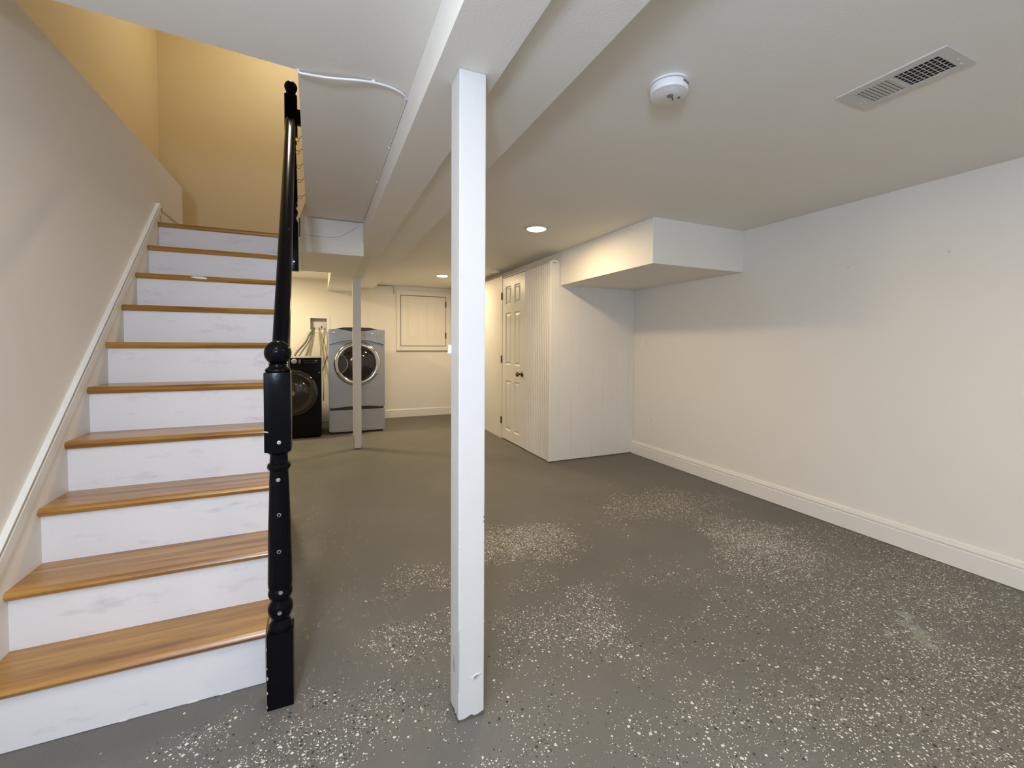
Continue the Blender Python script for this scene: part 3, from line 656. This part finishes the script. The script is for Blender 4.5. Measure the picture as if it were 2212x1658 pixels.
MB().lathe([(0, .040), (.030, .041), (.030, .047), (.026, .049), (0, .049)], wc_, 'y', 24).build('centre_badge', M['greyring'], t, True)
MB().lathe([(0, 0), (.033, 0), (.031, .012), (.024, .016), (.022, .024), (0, .026)], (-.312, WY0+.008, .988), 'y', 28).build('cycle_knob', M['silver2'], t, True)
MB().box((-.262, WY0+.000, .962), (-.238, WY0+.016, 1.008), .003).build('power_button', M['greyring'], t)
for r_, z in enumerate((.992, .968)):
    for i in range(6):
        x = -.205+i*.030+(.006 if r_ else 0)
        MB().box((x, WY0+.006+(.0045*(1-r_)), z), (x+.014, WY0+.0125+(.0045*(1-r_)), z+.004)).build('panel_legend', M['greyring'], t)
MB().box((-.075, WY0+.008, .985), (-.045, WY0+.02, 1.002)).build('display', M['labelgrey'], t)
MB().box((-.035, WY0-.003, .835), (-.012, WY0+.01, .850)).build('door_hinge_cap', M['greyring'], t)
MB().box((WX0+.02, WY0+.03, 0), (WX1-.02, WY1-.02, .03)).build('kick_base', M['blackapp'], t)

# ------------------------------------------------------------------ dryer (silver) on a pedestal drawer
DX0, DX1, FY, BY = .093, .812, 6.225, 6.98
t = thing('dryer', ((DX0+DX1)/2, 6.6, 0), 'silver front-loading dryer with chrome porthole on a drawer pedestal', 'dryer')
MB().box((DX0+.006, FY+.04, .345), (DX1-.006, BY, 1.408), .006).build('cabinet', M['silver'], t)
# front panel, slightly bowed
def bowed(za, zb, bow, mat, name, x0=DX0, x1=DX1, y=FY, bev=.006):
    k = 14; pts = []
    for i in range(k+1):
        u = -1+2*i/k; pts.append((x0+(x1-x0)*i/k, y-bow*(1-u*u)))
    pts += [(x1, y+.05), (x0, y+.05)]
    return MB().prism(pts, 'z', za, zb, bev).build(name, mat, t, True)
bowed(.352, 1.200, .016, M['silver'], 'front_panel')
# console with a dished top edge
k = 16; poly = []
for i in range(k+1):
    u = -1+2*i/k; poly.append((DX0+(DX1-DX0)*i/k, 1.203+.065*(1-u*u)))
top_ = [(DX1, 1.405), (DX1-.10, 1.413), (.60, 1.395), (.452, 1.368), (.30, 1.395), (DX0+.10, 1.413), (DX0, 1.405)]
MB().prism(poly+top_, 'y', FY-.012, FY+.05, .003).build('console', M['silver'], t)
MB().prism([(DX0+.09, 1.413), (.30, 1.395), (.452, 1.368), (.60, 1.395), (DX1-.095, 1.413), (.62, 1.432), (.452, 1.437), (.28, 1.432)], 'y', FY-.004, FY+.10, .002).build('smoked_visor', M['darkglass'], t)
k = 24
MB().tube([(DX0+.002+(DX1-DX0-.004)*i/k, FY-.013-.003*(1-(-1+2*i/k)**2), 1.201+.065*(1-(-1+2*i/k)**2)) for i in range(k+1)], .0028, 6).build('console_seam', M['labelgrey'], t, True)
MB().tube([(DX0+.01+(DX1-DX0-.02)*i/k, FY-.002-.016*(1-(-1+2*i/k)**2), .690-.075*(1-(-1+2*i/k)**2)) for i in range(k+1)], .0022, 6).build('panel_crease', M['silver2'], t, True)
dc = (.452, FY-.010, .945)
MB().lathe([(0, 0), (.298, 0), (.298, .010), (.288, .024), (.270, .034), (.250, .036), (.238, .028), (.232, .014), (0, .014)], dc, 'y', 64).build('door_ring', M['chrome'], t, True)
dgl = MB().lathe([(0, .012), (.232, .014), (.228, .020), (.20, .030), (.12, .040), (0, .044)], dc, 'y', 56).build('door_glass', M['darkglass'], t, True)
MB().lathe([(0, .0), (.170, .0), (.160, .006), (.08, .012), (0, .014)], (dc[0]+.0, dc[1]-.034, dc[2]), 'y', 40).build('inner_window', M['brownglass'], dgl, True)
# crescent handle at the left of the door
cr = [(dc[0]-.225+.0, dc[2]+.0)]
a_ = [(dc[0]+.248*math.cos(R(x)), dc[2]+.248*math.sin(R(x))) for x in range(152, 209, 4)]
b_ = [(dc[0]-.260+.130*math.cos(R(x)), dc[2]+.130*math.sin(R(x))) for x in range(-75, 76, 5)]
MB().prism([(x, z) for x, z in a_]+[(x, z) for x, z in b_ if x > dc[0]-.24], 'y', dc[1]-.046, dc[1]-.012).build('handle_recess', M['brownglass'], dgl, True)
MB().tube([(x, dc[1]-.046, z) for x, z in b_ if x > dc[0]-.235], .007, 8).build('handle_rim', M['chrome'], dgl, True)
MB().lathe([(0, 0), (.025, 0), (.023, .004), (.012, .006), (0, .006)], (.155, FY-.012, 1.366), 'y', 24).build('round_badge', M['chrome'], t, True)
for i, (x, z, w_) in enumerate(((.53, 1.345, .035), (.575, 1.345, .035), (.53, 1.325, .03), (.575, 1.322, .04))):
    MB().box((x, FY-.0135, z), (x+w_, FY-.012, z+.004)).build('panel_legend', M['labelgrey'], t)
MB().lathe([(0, 0), (.016, 0), (.013, .004), (0, .005)], (.645, FY-.012, 1.352), 'y', 20).build('start_button', M['chrome'], t, True)
MB().lathe([(0, 0), (.048, 0), (.044, .016), (.030, .024), (0, .026)], (.435, FY-.012, 1.325), 'y', 28).build('cycle_knob', M['silver2'], t, True)
for x in (.700, .745): MB().box((x, FY-.0135, 1.30), (x+.002, FY-.012, 1.36)).build('panel_legend', M['labelgrey'], t)
MB().box((.700, FY-.0135, 1.30), (.715, FY-.012, 1.302)).build('panel_legend', M['labelgrey'], t)
# pedestal
MB().box((DX0+.008, FY+.05, .02), (DX1-.008, BY, .345), .004).build('pedestal', M['silver'], t)
dr = bowed(.030, .322, .014, M['silver'], 'drawer', bev=.008)
MB().tube([(DX0+.03+(DX1-DX0-.06)*i/k, FY-.002-.015*(1-(-1+2*i/k)**2), .040+.045*(1-(-1+2*i/k)**2)) for i in range(k+1)], .0022, 6).build('drawer_crease', M['silver2'], dr, True)
MB().box((DX0+.02, FY+.0, .322), (DX1-.02, FY+.05, .352)).build('drawer_gap', M['ink'], t)
MB().prism([(DX0+.05, .352), (DX0+.20, .366), (.452, .374), (DX1-.20, .366), (DX1-.05, .352)], 'y', FY-.020, FY-.010).build('panel_lip', M['ink'], t)
MB().box((DX0+.03, FY+.06, 0), (DX1-.03, BY-.03, .03)).build('foot_base', M['ink'], t)
